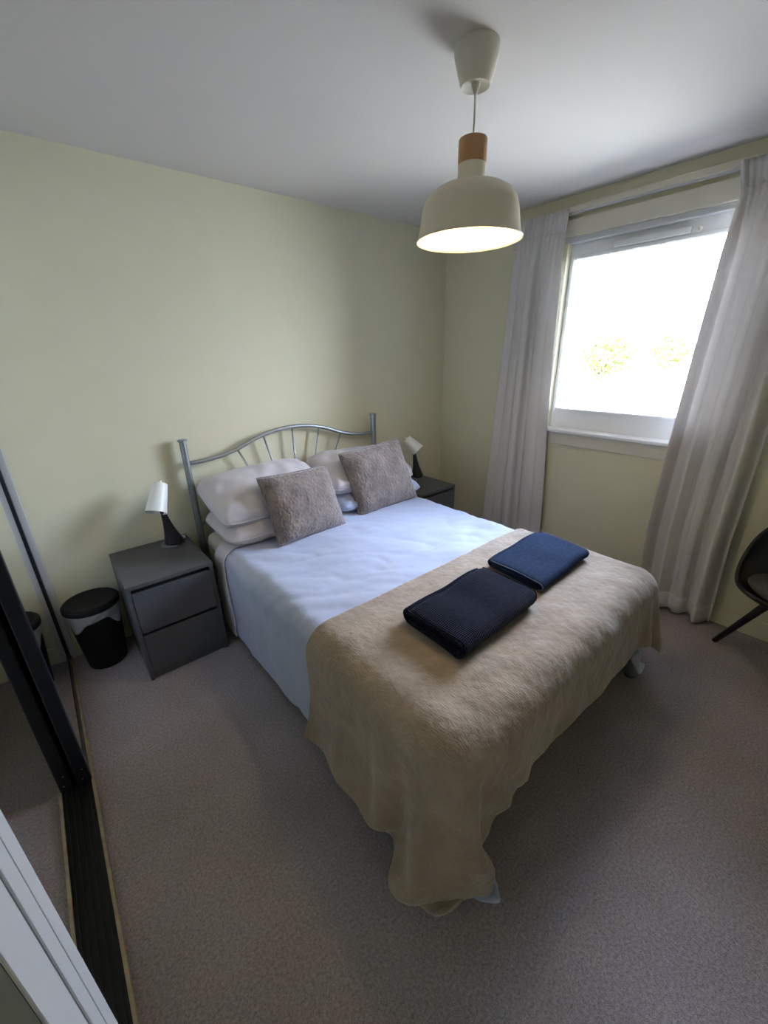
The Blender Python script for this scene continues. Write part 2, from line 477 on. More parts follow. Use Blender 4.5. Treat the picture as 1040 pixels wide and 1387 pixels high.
# ------------------------------------------------------------------ wardrobe track and sliding mirror doors
LX0, LX1 = 0.104, 0.218
tk = S('trim_6', bbox(LX0+0.010, LX1-0.010, -2.056, -0.02, 0.0, 0.012), MT['track_black'])
S('track_edge', bbox(LX1-0.010, LX1, -2.056, -0.0, 0, 0.020, bev=0.002), MT['raw_wood'], tk)
S('track_edge', bbox(LX0, LX0+0.010, -2.056, -0.0, 0, 0.020, bev=0.002), MT['raw_wood'], tk)
for i in range(5):
    x = LX0 + 0.018 + i*0.0175
    S('track_rib', bbox(x, x+0.004, -2.056, -0.02, 0.012, 0.019), MT['track_black'], tk)
lin = S('trim_7', bbox(0.208, 0.238, -0.020, 0.0, 0.0, H, bev=0.002), MT['shaded_white'])
hd = S('trim_8', bbox(LX0, LX1, -2.056, -0.02, H-0.05, H), MT['track_black'])

def mirror_door(x0, x1, y0, y1, label):
    t = empty('mirror_door', ((x0+x1)/2, (y0+y1)/2, 0.02), label=label, cat='door', group='sliding mirror wardrobe doors')
    cx, cy = (x0+x1)/2, (y0+y1)/2
    hx, hy, h = (x1-x0)/2, (y1-y0)/2, H-0.075
    obj('stile', bbox(-hx, hx, -hy, -hy+0.030, 0, h, bev=0.004), MT['alu'], t)
    obj('stile', bbox(-hx, hx, hy-0.030, hy, 0, h, bev=0.004), MT['alu'], t)
    obj('bottom_rail', bbox(-hx, hx-0.004, -hy+0.030, hy-0.030, 0, 0.045), MT['alu'], t)
    obj('top_rail', bbox(-hx, hx-0.004, -hy+0.030, hy-0.030, h-0.045, h), MT['alu'], t)
    obj('mirror', bbox(-hx+0.012, hx-0.008, -hy+0.030, hy-0.030, 0.045, h-0.045), MT['mirror'], t)
    for z in (0.025, 0.07):
        for sx in (-1,):
            obj('screw', lathe(BM(), [(0.0032,0),(0.0032,0.0012)], (sx*0.004 + (0.008 if z > 0.05 else 0), -hy, z), (0,-1,0), 10), MT['screw'], t)
    return t
mirror_door(0.168, 0.212, -0.945, -0.022, 'black framed mirror sliding wardrobe door in the track nearest the bed')
mirror_door(0.112, 0.152, -0.935, -0.022, 'black framed sliding wardrobe door in the track behind the front mirror door')

# ------------------------------------------------------------------ outside
G0 = -2.9
S('ground', bbox(XR+T+0.02, 60, -40, 45, G0-0.2, G0), MT['asphalt'])
S('lawn_patch', bbox(6, 24, -20, 26, G0, G0+0.03), MT['grass'])
def tree(x, y, h, r, label, n=900, seed=1):
    rnd = random.Random(seed)
    t = empty('tree', (x, y, G0+0.03), label=label, cat='tree', group='trees outside the window')
    bm = BM()
    tube(bm, [(0,0,-0.05),(0.05,0.02,h*0.3),(0.0,0.1,h*0.55),(0.1,0.0,h*0.85)], [0.16,0.13,0.10,0.04], 10)
    for k in range(6):
        a = rnd.random()*6.28; z = h*(0.45+0.06*k)
        tube(bm, [(0,0,z),(math.cos(a)*r*0.4, math.sin(a)*r*0.4, z+r*0.3),(math.cos(a)*r*0.75, math.sin(a)*r*0.75, z+r*0.5)], [0.06,0.04,0.015], 6)
    obj('trunk', bm, MT['bark'], t, smooth=True)
    bm = BM()
    for k in range(n):
        d = Vector((rnd.gauss(0,1), rnd.gauss(0,1), rnd.gauss(0,1))).normalized() * (r*(0.45+0.55*rnd.random()))
        d.z *= 0.8
        c = Vector((0,0,h-r*0.7)) + d
        s = 0.10+0.10*rnd.random()
        q = Matrix.Rotation(rnd.random()*6.28, 3, Vector((rnd.random(), rnd.random(), rnd.random()+0.1)).normalized())
        vs = [bm.verts.new(c + q @ Vector(p)) for p in ((-s,0,0),(0,-s*0.5,0.03),(s,0,0),(0,s*0.5,0.03))]
        bm.faces.new(vs)
    fo = obj('foliage', bm, MT['leaf'], t)
    fo['kind'] = 'stuff'
tree(25, 7.9, 5.1, 1.6, 'green leafy tree outside, seen in the left half of the window', 1000, 3)
tree(24.5, 4.6, 5.0, 1.1, 'smaller sparse tree outside, seen in the right half of the window', 380, 5)
t = empty('garden_wall', (22, 7.2, G0+0.03), label='low red brick garden wall outside, seen low in the window', cat='wall')
bm = BM(); box(bm, 0, 0.2, -1.2, 1.2, 0, 1.15)
obj('mortar_core', bm, MT['render_pale'], t)
bm0 = bbox(-0.012, 0.1, -0.105, 0.105, 0, 0.063)
first = None
for row in range(14):
    for k in range(10):
        yy = -1.08 + k*0.222 + (0.111 if row % 2 else 0) 
        if first is None:
            first = obj('brick', bm0, MT['brick'], t); o = first
        else:
            o = first.copy(); COL.objects.link(o)
        o.location = (0, yy, 0.01 + row*0.08)
S('neighbour_terrace', bbox(30, 36, -14, 20, G0, G0+1.6), MT['render_pale'])

# ------------------------------------------------------------------ cloth solver (position based, plain numpy)
BX0, BX1, BY0, BY1 = 1.000, 2.385, -2.075, -0.03
BTOP, BBOT = 0.555, 0.27
def bed_push(p, th, r=0.055):
    c = np.array([(BX0+BX1)/2, (BY0+BY1)/2, (BTOP+BBOT)/2])
    hh = np.array([(BX1-BX0)/2, (BY1-BY0)/2, (BTOP-BBOT)/2]) - r
    q = p - c
    a = np.abs(q) - hh
    am = np.maximum(a, 0)
    ln = np.linalg.norm(am, axis=1)
    inside = np.minimum(a.max(1), 0)
    d = ln + inside - r
    n = np.where(ln[:, None] > 1e-9, am / np.maximum(ln, 1e-9)[:, None], 0) * np.sign(q)
    ins = ln <= 1e-9
    if ins.any():
        k = a[ins].argmax(1); nn = np.zeros((ins.sum(), 3)); nn[np.arange(len(k)), k] = np.sign(q[ins][np.arange(len(k)), k]); n[ins] = nn
    pen = th - d
    hit = pen > 0
    return n, pen, hit

def relax(P, hx, hy, iters, th, grav=0.0016, extra=None, bend=0.25, shear=0.5, pin=None):
    nu, nv = P.shape[:2]
    V = np.zeros_like(P)
    cons = []
    def add(a, b, L, s):
        cons.append((a, b, L, s))
    sl = slice
    for o in (0, 1):
        add((sl(o, nu-1, 2), sl(None)), (sl(o+1, nu, 2), sl(None)), hx, 1.0)
        add((sl(None), sl(o, nv-1, 2)), (sl(None), sl(o+1, nv, 2)), hy, 1.0)
    dd = math.hypot(hx, hy)
    for o in (0, 1):
        add((sl(o, nu-1, 2), sl(0, nv-1)), (sl(o+1, nu, 2), sl(1, nv)), dd, shear)
        add((sl(o, nu-1, 2), sl(1, nv)), (sl(o+1, nu, 2), sl(0, nv-1)), dd, shear)
    for o in (0, 1, 2, 3):
        if o < nu-2: add((sl(o, nu-2, 4), sl(None)), (sl(o+2, nu, 4), sl(None)), 2*hx, bend)
        if o < nv-2: add((sl(None), sl(o, nv-2, 4)), (sl(None), sl(o+2, nv, 4)), 2*hy, bend)
    for it in range(iters):
        prev = P.copy()
        V *= 0.93
        V[..., 2] -= grav
        P += V
        for sub in range(3):
            for a, b, L, s in cons:
                pa, pb = P[a], P[b]
                n0 = min(pa.shape[0], pb.shape[0]); n1 = min(pa.shape[1], pb.shape[1])
                pa, pb = pa[:n0, :n1], pb[:n0, :n1]
                d = pb - pa
                ln = np.sqrt((d*d).sum(-1, keepdims=True)) + 1e-9
                c = d * (0.5 * s * (ln - L) / ln)
                pa += c
                pb -= c
            q = P.reshape(-1, 3)
            n, pen, hit = bed_push(q, th)
            if hit.any():
                q[hit] += n[hit] * pen[hit][:, None]
                pr = prev.reshape(-1, 3)
                mv = q[hit] - pr[hit]
                nn = n[hit]
                tan = mv - nn * (mv * nn).sum(1, keepdims=True)
                q[hit] -= tan * 0.6
            np.maximum(q[:, 2], 0.02, out=q[:, 2])
        if extra is not None and it % 4 == 3:
            extra(P)
        if pin is not None:
            pin(P)
        V = np.clip(P - prev, -0.02, 0.02)
    return P

def drape_init(xs, ys, th, foldamp=0.45, flare=0.10):
    """xs: cloth u coordinates measured as x on the flat bed top; ys likewise"""
    z0 = BTOP + th
    P = np.zeros((len(xs), len(ys), 3))
    for i, x in enumerate(xs):
        for j, y in enumerate(ys):
            a = (BX0 - x) if x < BX0 else ((x - BX1) if x > BX1 else 0.0)
            b = (BY0 - y) if y < BY0 else 0.0
            sx = -1 if x < BX0 else 1
            if a == 0 and b == 0:
                P[i, j] = (x, y, z0)
            elif b == 0:
                P[i, j] = ((BX0 if sx < 0 else BX1) + sx*(th + flare*a), y, z0 - a*0.99)
            elif a == 0:
                P[i, j] = (x, BY0 - th - flare*b, z0 - b*0.99)
            else:
                r = math.hypot(a, b); ph = math.atan2(b, a)
                off = th + r*(flare + foldamp*math.sin(2*ph)**2)
                P[i, j] = ((BX0 if sx < 0 else BX1) + sx*off*math.cos(ph), BY0 - off*math.sin(ph), z0 - r*math.sqrt(max(0.05, 1-(flare+foldamp*math.sin(2*ph)**2)**2)))
    return P

def soften(P, n, zmax=0.5, a=0.5):
    for _ in range(n):
        Q = P.copy()
        Q[1:-1, 1:-1] = (P[:-2, 1:-1] + P[2:, 1:-1] + P[1:-1, :-2] + P[1:-1, 2:]) / 4
        Q[0, 1:-1] = (P[0, :-2] + P[0, 2:]) / 2; Q[-1, 1:-1] = (P[-1, :-2] + P[-1, 2:]) / 2
        Q[1:-1, 0] = (P[:-2, 0] + P[2:, 0]) / 2; Q[1:-1, -1] = (P[:-2, -1] + P[2:, -1]) / 2
        m = (np.clip((zmax - P[..., 2]) / 0.08, 0, 1) * a)[..., None]
        P = P*(1-m) + Q*m
    return P

def wrinkle(P, amp, s, seed=0.0, ridged=0.0):
    nu, nv = P.shape[:2]
    du = np.gradient(P, axis=0); dv = np.gradient(P, axis=1)
    n = np.cross(du, dv); n /= np.linalg.norm(n, axis=-1, keepdims=True) + 1e-9
    out = P.copy()
    for i in range(nu):
        for j in range(nv):
            p = P[i, j]
            wa, wb = 0.55*p[0] + 0.83*p[1], 0.83*p[0] - 0.55*p[1]
            w_ = noise.noise(Vector((wa*s+seed, wb*s*0.5, p[2]*s*0.7)))
            if ridged:
                q = noise.noise(Vector((wa*s*1.3+seed+9, wb*s*0.42+4, p[2]*s*0.5)))
                w_ += ridged * (1 - min(1, abs(q)*5))**2 * (0.5 + noise.noise(Vector((p[0]*3+seed, p[1]*3, 7))))
            out[i, j] = p + n[i, j] * amp * w_
    return out

# ------------------------------------------------------------------ bed
bed = empty('bed', (1.6925, -1.05, 0.0), label='silver metal bed frame with arched headboard against the back wall', cat='bed')
bx, by = 1.6925, -1.05
L_ = lambda x, y, z: (x-bx, y-by, z)
HX = [0.993, 2.372]
for x in HX:
    p = obj('headboard_post', tube(BM(), [L_(x,-0.055,0), L_(x,-0.055,1.112)], 0.022, 16, flat=0.85), MT['silver'], bed, angle=40)
    c = obj('post_cap', lathe(BM(), [(0.0255,0),(0.0265,0.003),(0.0265,0.007),(0.022,0.010)], L_(x,-0.055,1.108), (0,0,1), 20), MT['silver'], p, angle=40)
xc = 1.682
arch = [(-0.68,0.978),(-0.58,0.981),(-0.47,0.995),(-0.36,1.026),(-0.26,1.064),(-0.13,1.095),(0,1.105),(0.13,1.095),(0.26,1.064),(0.36,1.026),(0.47,0.995),(0.58,0.981),(0.68,0.978)]
obj('headboard_arch', tube(BM(), smooth_path([L_(xc+a,-0.055,z) for a, z in arch], 5), 0.0125, 12), MT['silver'], bed, smooth=True)
obj('headboard_rail', tube(BM(), [L_(1.0,-0.055,0.60), L_(2.37,-0.055,0.60)], 0.0125, 12), MT['silver'], bed, smooth=True)
for xt, zt, xb in ((1.300,1.008,1.47),(1.475,1.075,1.588),(1.682,1.105,1.682),(1.889,1.075,1.776),(2.064,1.008,1.894)):
    obj('spindle', tube(BM(), [L_(xt,-0.055,zt), L_(xb,-0.055,0.60)], 0.0065, 10), MT['silver'], bed, smooth=True)
for x in (1.005, 2.36):
    obj('side_rail', bbox(x-0.018-bx, x+0.018-bx, -2.06-by, -0.06-by, 0.255, 0.315, bev=0.006), MT['silver'], bed)
obj('foot_rail', bbox(0.99-bx, 2.378-bx, -2.105-by, -2.075-by, 0.250, 0.315, bev=0.008), MT['silver'], bed)
for x in HX:
    lg = obj('foot_leg', tube(BM(), [L_(x,-2.085,0.0), L_(x,-2.085,0.33)], 0.022, 16, flat=0.85), MT['silver'], bed, angle=40)
    obj('leg_cap', lathe(BM(), [(0.024,0),(0.025,0.004),(0.022,0.008)], L_(x,-2.085,0.0), (0,0,1), 16), MT['lamp_black'], lg, angle=40)
for k in range(9):
    y = -0.25 - k*0.2
    obj('slat', bbox(1.02-bx, 2.35-bx, y-0.03-by, y+0.03-by, 0.290, 0.302), MT['beech'], bed)

mt = tag(obj('mattress', bbox(BX0+0.005, BX1-0.005, BY0+0.010, -0.085, 0.318, BTOP-0.002, bev=0.05, seg=5), MT['mattress'], angle=60),
    'cream mattress on the bed frame under the bedding, edge visible beside the left pillow', 'mattress')
obj('piping', tube(BM(), [(BX0+0.003, BY0+0.07, 0.50), (BX0+0.003, -0.14, 0.50)], 0.004, 8), MT['satin_white'], mt)

# duvet
th1 = 0.020
hx = hy = 0.021
xs = np.arange(BX0-0.385, BX1+0.34, hx)
ys = np.arange(-0.36, BY0-0.20, -hy)
P = drape_init(xs, ys, th1, 0.30, 0.06)
# crumple seeds
for i in range(P.shape[0]):
    for j in range(P.shape[1]):
        P[i, j, 2] += (0.030*max(0, nz(xs[i]+0.35*ys[j], ys[j]*0.5, 0, 5.0)) + 0.012*abs(nz(xs[i], ys[j], 4, 9.0))) if P[i, j, 2] > 0.5 else 0
        if P[i, j, 2] < 0.5:
            P[i, j, 0] += 0.02*nz(xs[i], ys[j]*1.0, 3, 6.0)*(-1 if xs[i] < 1.5 else 1)
def pins_for(X_, Y_, table):
    out = []
    for u, v, tx, ty, tz in table:
        i = int(np.abs(X_-u).argmin()); j = int(np.abs(Y_-v).argmin())
        out.append((i, j, np.array([tx, ty, tz])))
    def fn(Q):
        for i, j, tg in out:
            Q[i, j] += (tg - Q[i, j]) * 0.35
    return fn
P = relax(P, hx*1.022, hy*1.022, 150, th1, bend=0.12,
    pin=pins_for(xs, ys, [(xs[0], ys[-1], 1.060, -2.240, 0.150), (xs[0]+0.10, ys[-1], 1.14, -2.205, 0.185)]))
P = soften(P, 5)
P = wrinkle(P, 0.009, 5.0, 2.0, ridged=1.2)
P = wrinkle(P, 0.007, 10.0, 5.0, ridged=1.6)
duvet = grid_mesh('duvet', P, MT['duvet'], subsurf=1, solid=0.016, offset=-1 if False else 0.0)
tag(duvet, 'rumpled white duvet spread over the bed, hanging down the left side', 'duvet')
# turned-back strip at the head end, blush side showing
rows = 8
k0 = P[:, :rows].copy()
n_ = np.cross(np.gradient(P, axis=0), np.gradient(P, axis=1)); n_ /= np.linalg.norm(n_, axis=-1, keepdims=True)+1e-9
sg = 1.0 if n_[len(xs)//2, 3, 2] > 0 else -1.0
bulge = np.sin(np.linspace(0.25, 1.0, rows)*PI)[None, :, None]
k0 = k0 + sg*n_[:, :rows]*(0.013+0.012*bulge)
k0[:, 0] = P[:, 0] + np.array([0, 0.010, 0.0])
grid_mesh('turned_edge', k0, MT['satin_white'], duvet, subsurf=1, solid=0.006, offset=0.0)['label'] = 'pale head edge of the duvet turned back beside the pillows'

# throw
bv = BVHTree.FromPolygons([tuple(p) for p in P.reshape(-1, 3)],
    [tuple(int(q) for q in qd) for qd in (lambda idx: np.stack([idx[:-1,:-1], idx[1:,:-1], idx[1:,1:], idx[:-1,1:]], -1).reshape(-1, 4))(np.arange(P.shape[0]*P.shape[1]).reshape(P.shape[:2]))])
def above_duvet(Q, gap=0.016):
    q = Q.reshape(-1, 3)
    for i in range(len(q)):
        v = Vector(q[i])
        loc, nor, fi, dist = bv.find_nearest(v, 0.06)
        if loc is None: continue
        nn = nor * sg
        # outward is away from the bed centre
        sd_ = (v - loc).dot(nn)
        if sd_ < gap:
            v = v + nn * (gap - sd_) * 0.9
            q[i] = v
th2 = 0.046
hx = hy = 0.022
xs2 = np.arange(BX0-0.43, BX1+0.28, hx)
nrow = 45
ys2 = np.array([-1.395 - hy*j for j in range(nrow)])
P2 = drape_init(xs2, ys2, th2, 0.62, 0.10)
for i in range(P2.shape[0]):
    for j in range(P2.shape[1]):
        if P2[i, j, 2] > 0.5: P2[i, j, 2] += 0.016*max(0, nz(P2[i, j, 0], P2[i, j, 1], 2, 7.0))
P2 = relax(P2, hx*1.012, hy*1.012, 90, th2, extra=above_duvet, bend=0.5, grav=0.0010,
    pin=pins_for(xs2, ys2, [(xs2[0], -1.395, 0.882, -1.425, 0.160), (xs2[0], -1.66, 0.865, -1.67, 0.165), (xs2[0], -1.80, 0.893, -1.80, 0.18),
        (xs2[0], -1.93, 0.912, -1.875, 0.175), (xs2[0], -2.13, 0.815, -1.985, 0.190), (xs2[0], -2.24, 0.855, -2.060, 0.145), (xs2[0], ys2[-1], 0.905, -2.125, 0.115),
        (xs2[0]+0.12, ys2[-1], 1.000, -2.150, 0.150), (xs2[0]+0.26, ys2[-1], 1.137, -2.185, 0.225), (0.95, ys2[-1], 1.085, -2.118, 0.27), (1.08, ys2[-1], 1.155, -2.112, 0.288), (1.19, ys2[-1], 1.225, -2.125, 0.290), (1.30, ys2[-1], 1.31, -2.135, 0.292), (1.55, ys2[-1], 1.55, -2.14, 0.296), (1.8, ys2[-1], 1.8, -2.14, 0.298), (2.05, ys2[-1], 2.05, -2.14, 0.30), (2.25, ys2[-1], 2.25, -2.14, 0.31), (xs2[-1], ys2[-1], 2.53, -2.145, 0.315)]))
above_duvet(P2, 0.014)
P2 = soften(P2, 5)
above_duvet(P2, 0.012)
P2 = wrinkle(P2, 0.008, 6.0, 11.0, ridged=0.5)
P2 = wrinkle(P2, 0.003, 19.0, 3.0, ridged=0.3)
throw = grid_mesh('throw_blanket', P2, MT['throw'], subsurf=2, solid=0.012, offset=0.0)
def fuzz(o, size, strength):
    tx = bpy.data.textures.new('pile', 'CLOUDS'); tx.noise_scale = size; tx.noise_depth = 3
    md = o.modifiers.new('pile', 'DISPLACE'); md.texture = tx; md.strength = strength; md.mid_level = 0.5; md.texture_coords = 'LOCAL'
fuzz(throw, 0.020, 0.0045)
tag(throw, 'beige fleece throw draped over the foot of the bed', 'blanket')

# ------------------------------------------------------------------ pillows and cushions
def pillow_mesh(name, w_, d_, t_, m, parent, pinch=0.06, seed=0.0, crease=0.006, nu=36, nv=28, sag=0.0, rnd_=0.0):
    me_v, me_f = [], []
    def sh(u, v):
        e = (max(0, 1-abs(u)**3.2))**0.5 * (max(0, 1-abs(v)**2.8))**0.5
        x = u * w_/2 * (1 - pinch*(1-v*v)*abs(u)**2 - rnd_*abs(u)**3*abs(v)**4)
        y = v * d_/2 * (1 - pinch*(1-u*u)*abs(v)**2 - rnd_*1.4*abs(v)**3*abs(u)**4)
        return x, y, e
    V = {}
    bm = BM()
    for side in (1, -1):
        for i in range(nu+1):
            for j in range(nv+1):
                u = -1 + 2*i/nu; v = -1 + 2*j/nv
                u = math.sin(u*PI/2)*0.6 + u*0.4; v = math.sin(v*PI/2)*0.6 + v*0.4
                edge = i in (0, nu) or j in (0, nv)
                if edge and (0, i, j) in V: continue
                x, y, e = sh(u, v)
                w2 = crease*(noise.noise(Vector((x*11+seed, y*11, side*3.0))) + 0.6*(1-min(1, abs(noise.noise(Vector((x*7+seed, y*7, 5.0)))*6)))) * min(1, e*3)
                z = side*(e*t_/2 + w2) - sag*(u*u)*0.5
                V[(0 if edge else side, i, j)] = bm.verts.new((x, y, z))
    def g(side, i, j):
        return V.get((side, i, j)) or V[(0, i, j)]
    for side in (1, -1):
        for i in range(nu):
            for j in range(nv):
                q = [g(side, i, j), g(side, i+1, j), g(side, i+1, j+1), g(side, i, j+1)]
                if side < 0: q = q[::-1]
                bm.faces.new(q)
    return obj(name, bm, m, parent, smooth=True)

def place(o, loc, rot):
    o.location = loc
    o.rotation_euler = rot
R = math.radians
def piping(parent, w_, d_, pinch, r, m, n=20, rnd_=0.0):
    pts = []
    def pt(u, v):
        return (u*w_/2*(1-pinch*(1-v*v)*u*u-rnd_*abs(u)**3*abs(v)**4), v*d_/2*(1-pinch*(1-u*u)*v*v-rnd_*1.4*abs(v)**3*abs(u)**4), 0)
    for k in range(n): pts.append(pt(-1+2*k/n, -1))
    for k in range(n): pts.append(pt(1, -1+2*k/n))
    for k in range(n): pts.append(pt(1-2*k/n, 1))
    for k in range(n+1): pts.append(pt(-1, 1-2*k/n))
    return obj('seam_edge', tube(BM(), pts, r, 6), m, parent, smooth=True)
GP = 'bed pillows in two stacks at the headboard'
def bed_pillow(loc, rot, label, seed, w_=0.71, d_=0.45, t_=0.20, m='satin_white'):
    o = pillow_mesh('bed_pillow', w_, d_, t_, MT[m], None, 0.01, seed, 0.013, rnd_=0.085)
    tag(o, label, 'pillow', GP)
    place(o, loc, rot)
    piping(o, w_, d_, 0.01, 0.004, MT[m], rnd_=0.085)
    return o
bed_pillow((1.355, -0.330, 0.648), (R(4), 0, R(1)), 'lower white pillow of the left stack by the left headboard post', 1.0, t_=0.16)
bed_pillow((1.345, -0.300, 0.800), (R(20), R(-2), R(1)), 'upper white pillow of the left stack leaning on the headboard', 4.0)
bed_pillow((2.085, -0.330, 0.645), (R(4), 0, R(-1)), 'lower blue white pillow of the right stack beside the right nightstand', 7.0, m='duvet', t_=0.15)
bed_pillow((2.075, -0.275, 0.790), (R(18), R(2), R(-2)), 'upper white pillow of the right stack behind the right fur cushion', 9.0)
def cushion(c, rot, w_, d_, label, seed):
    o = pillow_mesh('fur_cushion', w_, d_, 0.155, MT['cushion'], None, 0.07, seed, 0.007, rnd_=0.025)
    tag(o, label, 'cushion', 'taupe faux fur cushions')
    place(o, c, rot)
    piping(o, w_, d_, 0.07, 0.006, MT['cushion'], rnd_=0.025)
    sm = o.modifiers.new('smooth', 'SUBSURF'); sm.levels = sm.render_levels = 2
    fuzz(o, 0.012, 0.009)
    return o
cushion((1.457, -0.545, 0.750), (R(62), R(2), R(4)), 0.47, 0.40, 'taupe faux fur cushion propped on the left pillow stack', 2.0)
cushion((2.070, -0.490, 0.772), (R(66), R(-4), R(-3)), 0.50, 0.44, 'taupe faux fur cushion propped on the right pillow stack', 6.0)

# ------------------------------------------------------------------ towels
def towel(loc, rotz, w_, d_, h_, label, seed, skew=0.0, loose=0.0):
    t = empty('folded_towel', loc, rotz, label=label, cat='towel', group='folded navy towels on the throw')
    th = 0.011
    # spiral racetrack profile in (y, z)
    path = []
    def race(w0, z0, z1):
        r = (z1-z0)/2; zc = (z0+z1)/2; hw = w0/2 - r
        pts = []
        for k in range(9): pts.append((-hw + 2*hw*k/8, z1))
        for k in range(1, 9): pts.append((hw + r*math.sin(PI*k/9), zc + r*math.cos(PI*k/9)))
        for k in range(9): pts.append((hw - 2*hw*k/8, z0))
        for k in range(1, 9): pts.append((-hw - r*math.sin(PI*k/9), zc - r*math.cos(PI*k/9)))
        return pts
    outer = race(d_-th, th/2, h_-th/2)
    inner = race(d_-th*3.4, th*1.6, h_-th*1.6)
    outer = outer[:-1]
    path = outer + [(-d_/2+th*1.2, h_/2)] + inner[1:27]
    n = 26
    Pm = np.zeros((n, len(path), 3))
    for i in range(n):
        x = -w_/2 + w_*i/(n-1)
        for j, (y, z) in enumerate(path):
            sc_ = 1 + 0.02*nz(x, y, seed, 8)
            zz = z * (1 + 0.22*nz(x*1.2, y*1.2, seed, 5.0))
            dip = -loose*math.exp(-((x+0.02)/0.09)**2)*(z/h_) 
            end = -0.006*(abs(2*x/w_)**6)*(z/h_)
            Pm[i, j] = (x - skew*y + 0.012*nz(y*4, z*9, seed+3), -y*sc_ + 0.010*nz(x*5, 0, seed), max(th/2, zz + dip + end))
    g = grid_mesh('folded_cloth', Pm, MT['navy'] if loose else MT['navy_smooth'], t, subsurf=1, solid=th, offset=0.0)
    for e in (0, n-1):
        pts = [tuple(Pm[e, j]) for j in range(0, 34)]
        obj('hem', tube(BM(), [(p[0]+(0.002 if e else -0.002), p[1]*1.012, p[2]+0.003) for p in pts[:18]], 0.0024, 6), MT['navy_edge'] if loose == 0 else MT['navy'], t, smooth=True)
    return t
TZ = BTOP + th2 + 0.010
towel((1.480, -1.745, TZ+0.002), R(2), 0.450, 0.300, 0.076, 'navy waffle towel folded on the throw, nearer the left edge of the bed', 1.0, 0.06, loose=0.010)
towel((2.045, -1.695, TZ), R(2), 0.440, 0.300, 0.050, 'navy folded towel with a pale hem line, nearer the window', 5.0, 0.10)

# ------------------------------------------------------------------ nightstands
def nightstand(x, label):
    t = empty('nightstand', (x+0.2, -0.264, 0), label=label, cat='nightstand', group='charcoal two drawer nightstands')
    hw, hd = 0.2, 0.24
    obj('top', bbox(-hw, hw, -hd, hd, 0.530, 0.550, bev=0.0015), MT['grey_nightstand'], t)
    for s in (-1, 1):
        obj('side_panel', bbox(s*hw - (0 if s < 0 else 0.018), s*hw + (0.018 if s < 0 else 0), -hd+0.002, hd, 0, 0.530, bev=0.001), MT['grey_nightstand'], t)
    obj('back_panel', bbox(-hw+0.018, hw-0.018, hd-0.008, hd, 0.03, 0.53), MT['grey_nightstand'], t)
    obj('inner_frame', bbox(-hw+0.018, hw-0.018, -hd+0.03, -hd+0.06, 0.035, 0.53), MT['gap'], t)
    obj('plinth', bbox(-hw+0.018, hw-0.018, -hd+0.012, -hd+0.028, 0.0, 0.040), MT['grey_nightstand'], t)
    for z0, z1 in ((0.046, 0.268), (0.284, 0.506)):
        d = obj('drawer', bbox(-hw+0.019, hw-0.019, -hd-0.001, -hd+0.017, z0, z1, bev=0.0015), MT['grey_nightstand'], t)
        obj('drawer_box', bbox(-hw+0.03, hw-0.03, -hd+0.0175, hd-0.05, z0+0.02, z1-0.06), MT['gap'], d)
    return t
nightstand(0.512, 'charcoal two drawer nightstand left of the bed beside the black bin')
nightstand(2.4405, 'charcoal two drawer nightstand right of the bed in the window corner')

def table_lamp(b, T_, B_, label):
    """b base centre, T_/B_ shade top and bottom centres in (lateral, z, toward camera)"""
    b = Vector(b)
    d0 = Vector((b.x-CAM.x, b.y-CAM.y, 0)).normalized()
    lat = Vector((d0.y, -d0.x, 0)); tow = -d0
    t = empty('table_lamp', b, label=label, cat='lamp', group='small bedside lamps with white cone shades')
    def loc(q): return lat*q[0] + Vector((0, 0, q[1]-0.55)) + tow*q[2]
    obj('base_rim', lathe(BM(), [(0.056,0.0),(0.058,0.003),(0.058,0.012),(0.053,0.016)], (0,0,0), (0,0,1), 40), MT['lamp_grey'], t, angle=40)
    Tp, Bp = loc(T_), loc(B_)
    top = Tp*0.45 + Bp*0.55 + lat*0.0
    foot = Vector((0,0,0.016)) + lat*0.012
    pts, rads = [], []
    for k in range(13):
        s = k/12
        pts.append(foot.lerp(top, s))
        rads.append(0.010 + 0.038*(1-s)**2.4 + 0.006*(1-s))
    obj('stem', tube(BM(), pts, rads, 24), MT['lamp_black'], t, smooth=True)
    ax = (Bp - Tp)
    Lh = ax.length
    bm = lathe(BM(), [(0.012,-0.004),(0.036,0.0),(0.037,0.004),(0.053,Lh),(0.0515,Lh),(0.0355,0.006),(0.010,0.003)], Tp, ax, 40, cap0=True, cap1=True)
    sh = obj('lamp_shade', bm, MT['lamp_white'], t, angle=50)
    obj('shade_knob', lathe(BM(), [(0.006,-0.018),(0.007,-0.014),(0.007,0.0)], Tp, ax, 14), MT['lamp_white'], sh, angle=40)
    obj('lamp_holder', lathe(BM(), [(0.016,0.003),(0.016,Lh*0.45),(0.013,Lh*0.5)], Tp, ax, 20), MT['lamp_white'], sh, angle=40)
    pts = smooth_path([(0.045*1,0.03,0.008),(0.075,0.045,0.006),(0.085,0.075,0.004),(0.07,0.095,0.004)], 6)
    obj('cable', tube(BM(), pts, 0.0028, 8), MT['lamp_white'], t, smooth=True)
    return t
table_lamp((0.812, -0.141, 0.5502), (0.007, 0.915, 0.0), (-0.042, 0.782, 0.075), 'white shaded black table lamp on the left nightstand, shade tipped left')
table_lamp((2.735, -0.160, 0.5502), (-0.078, 0.886, 0.0), (0.018, 0.795, 0.02), 'white shaded black table lamp on the right nightstand, shade tipped right')

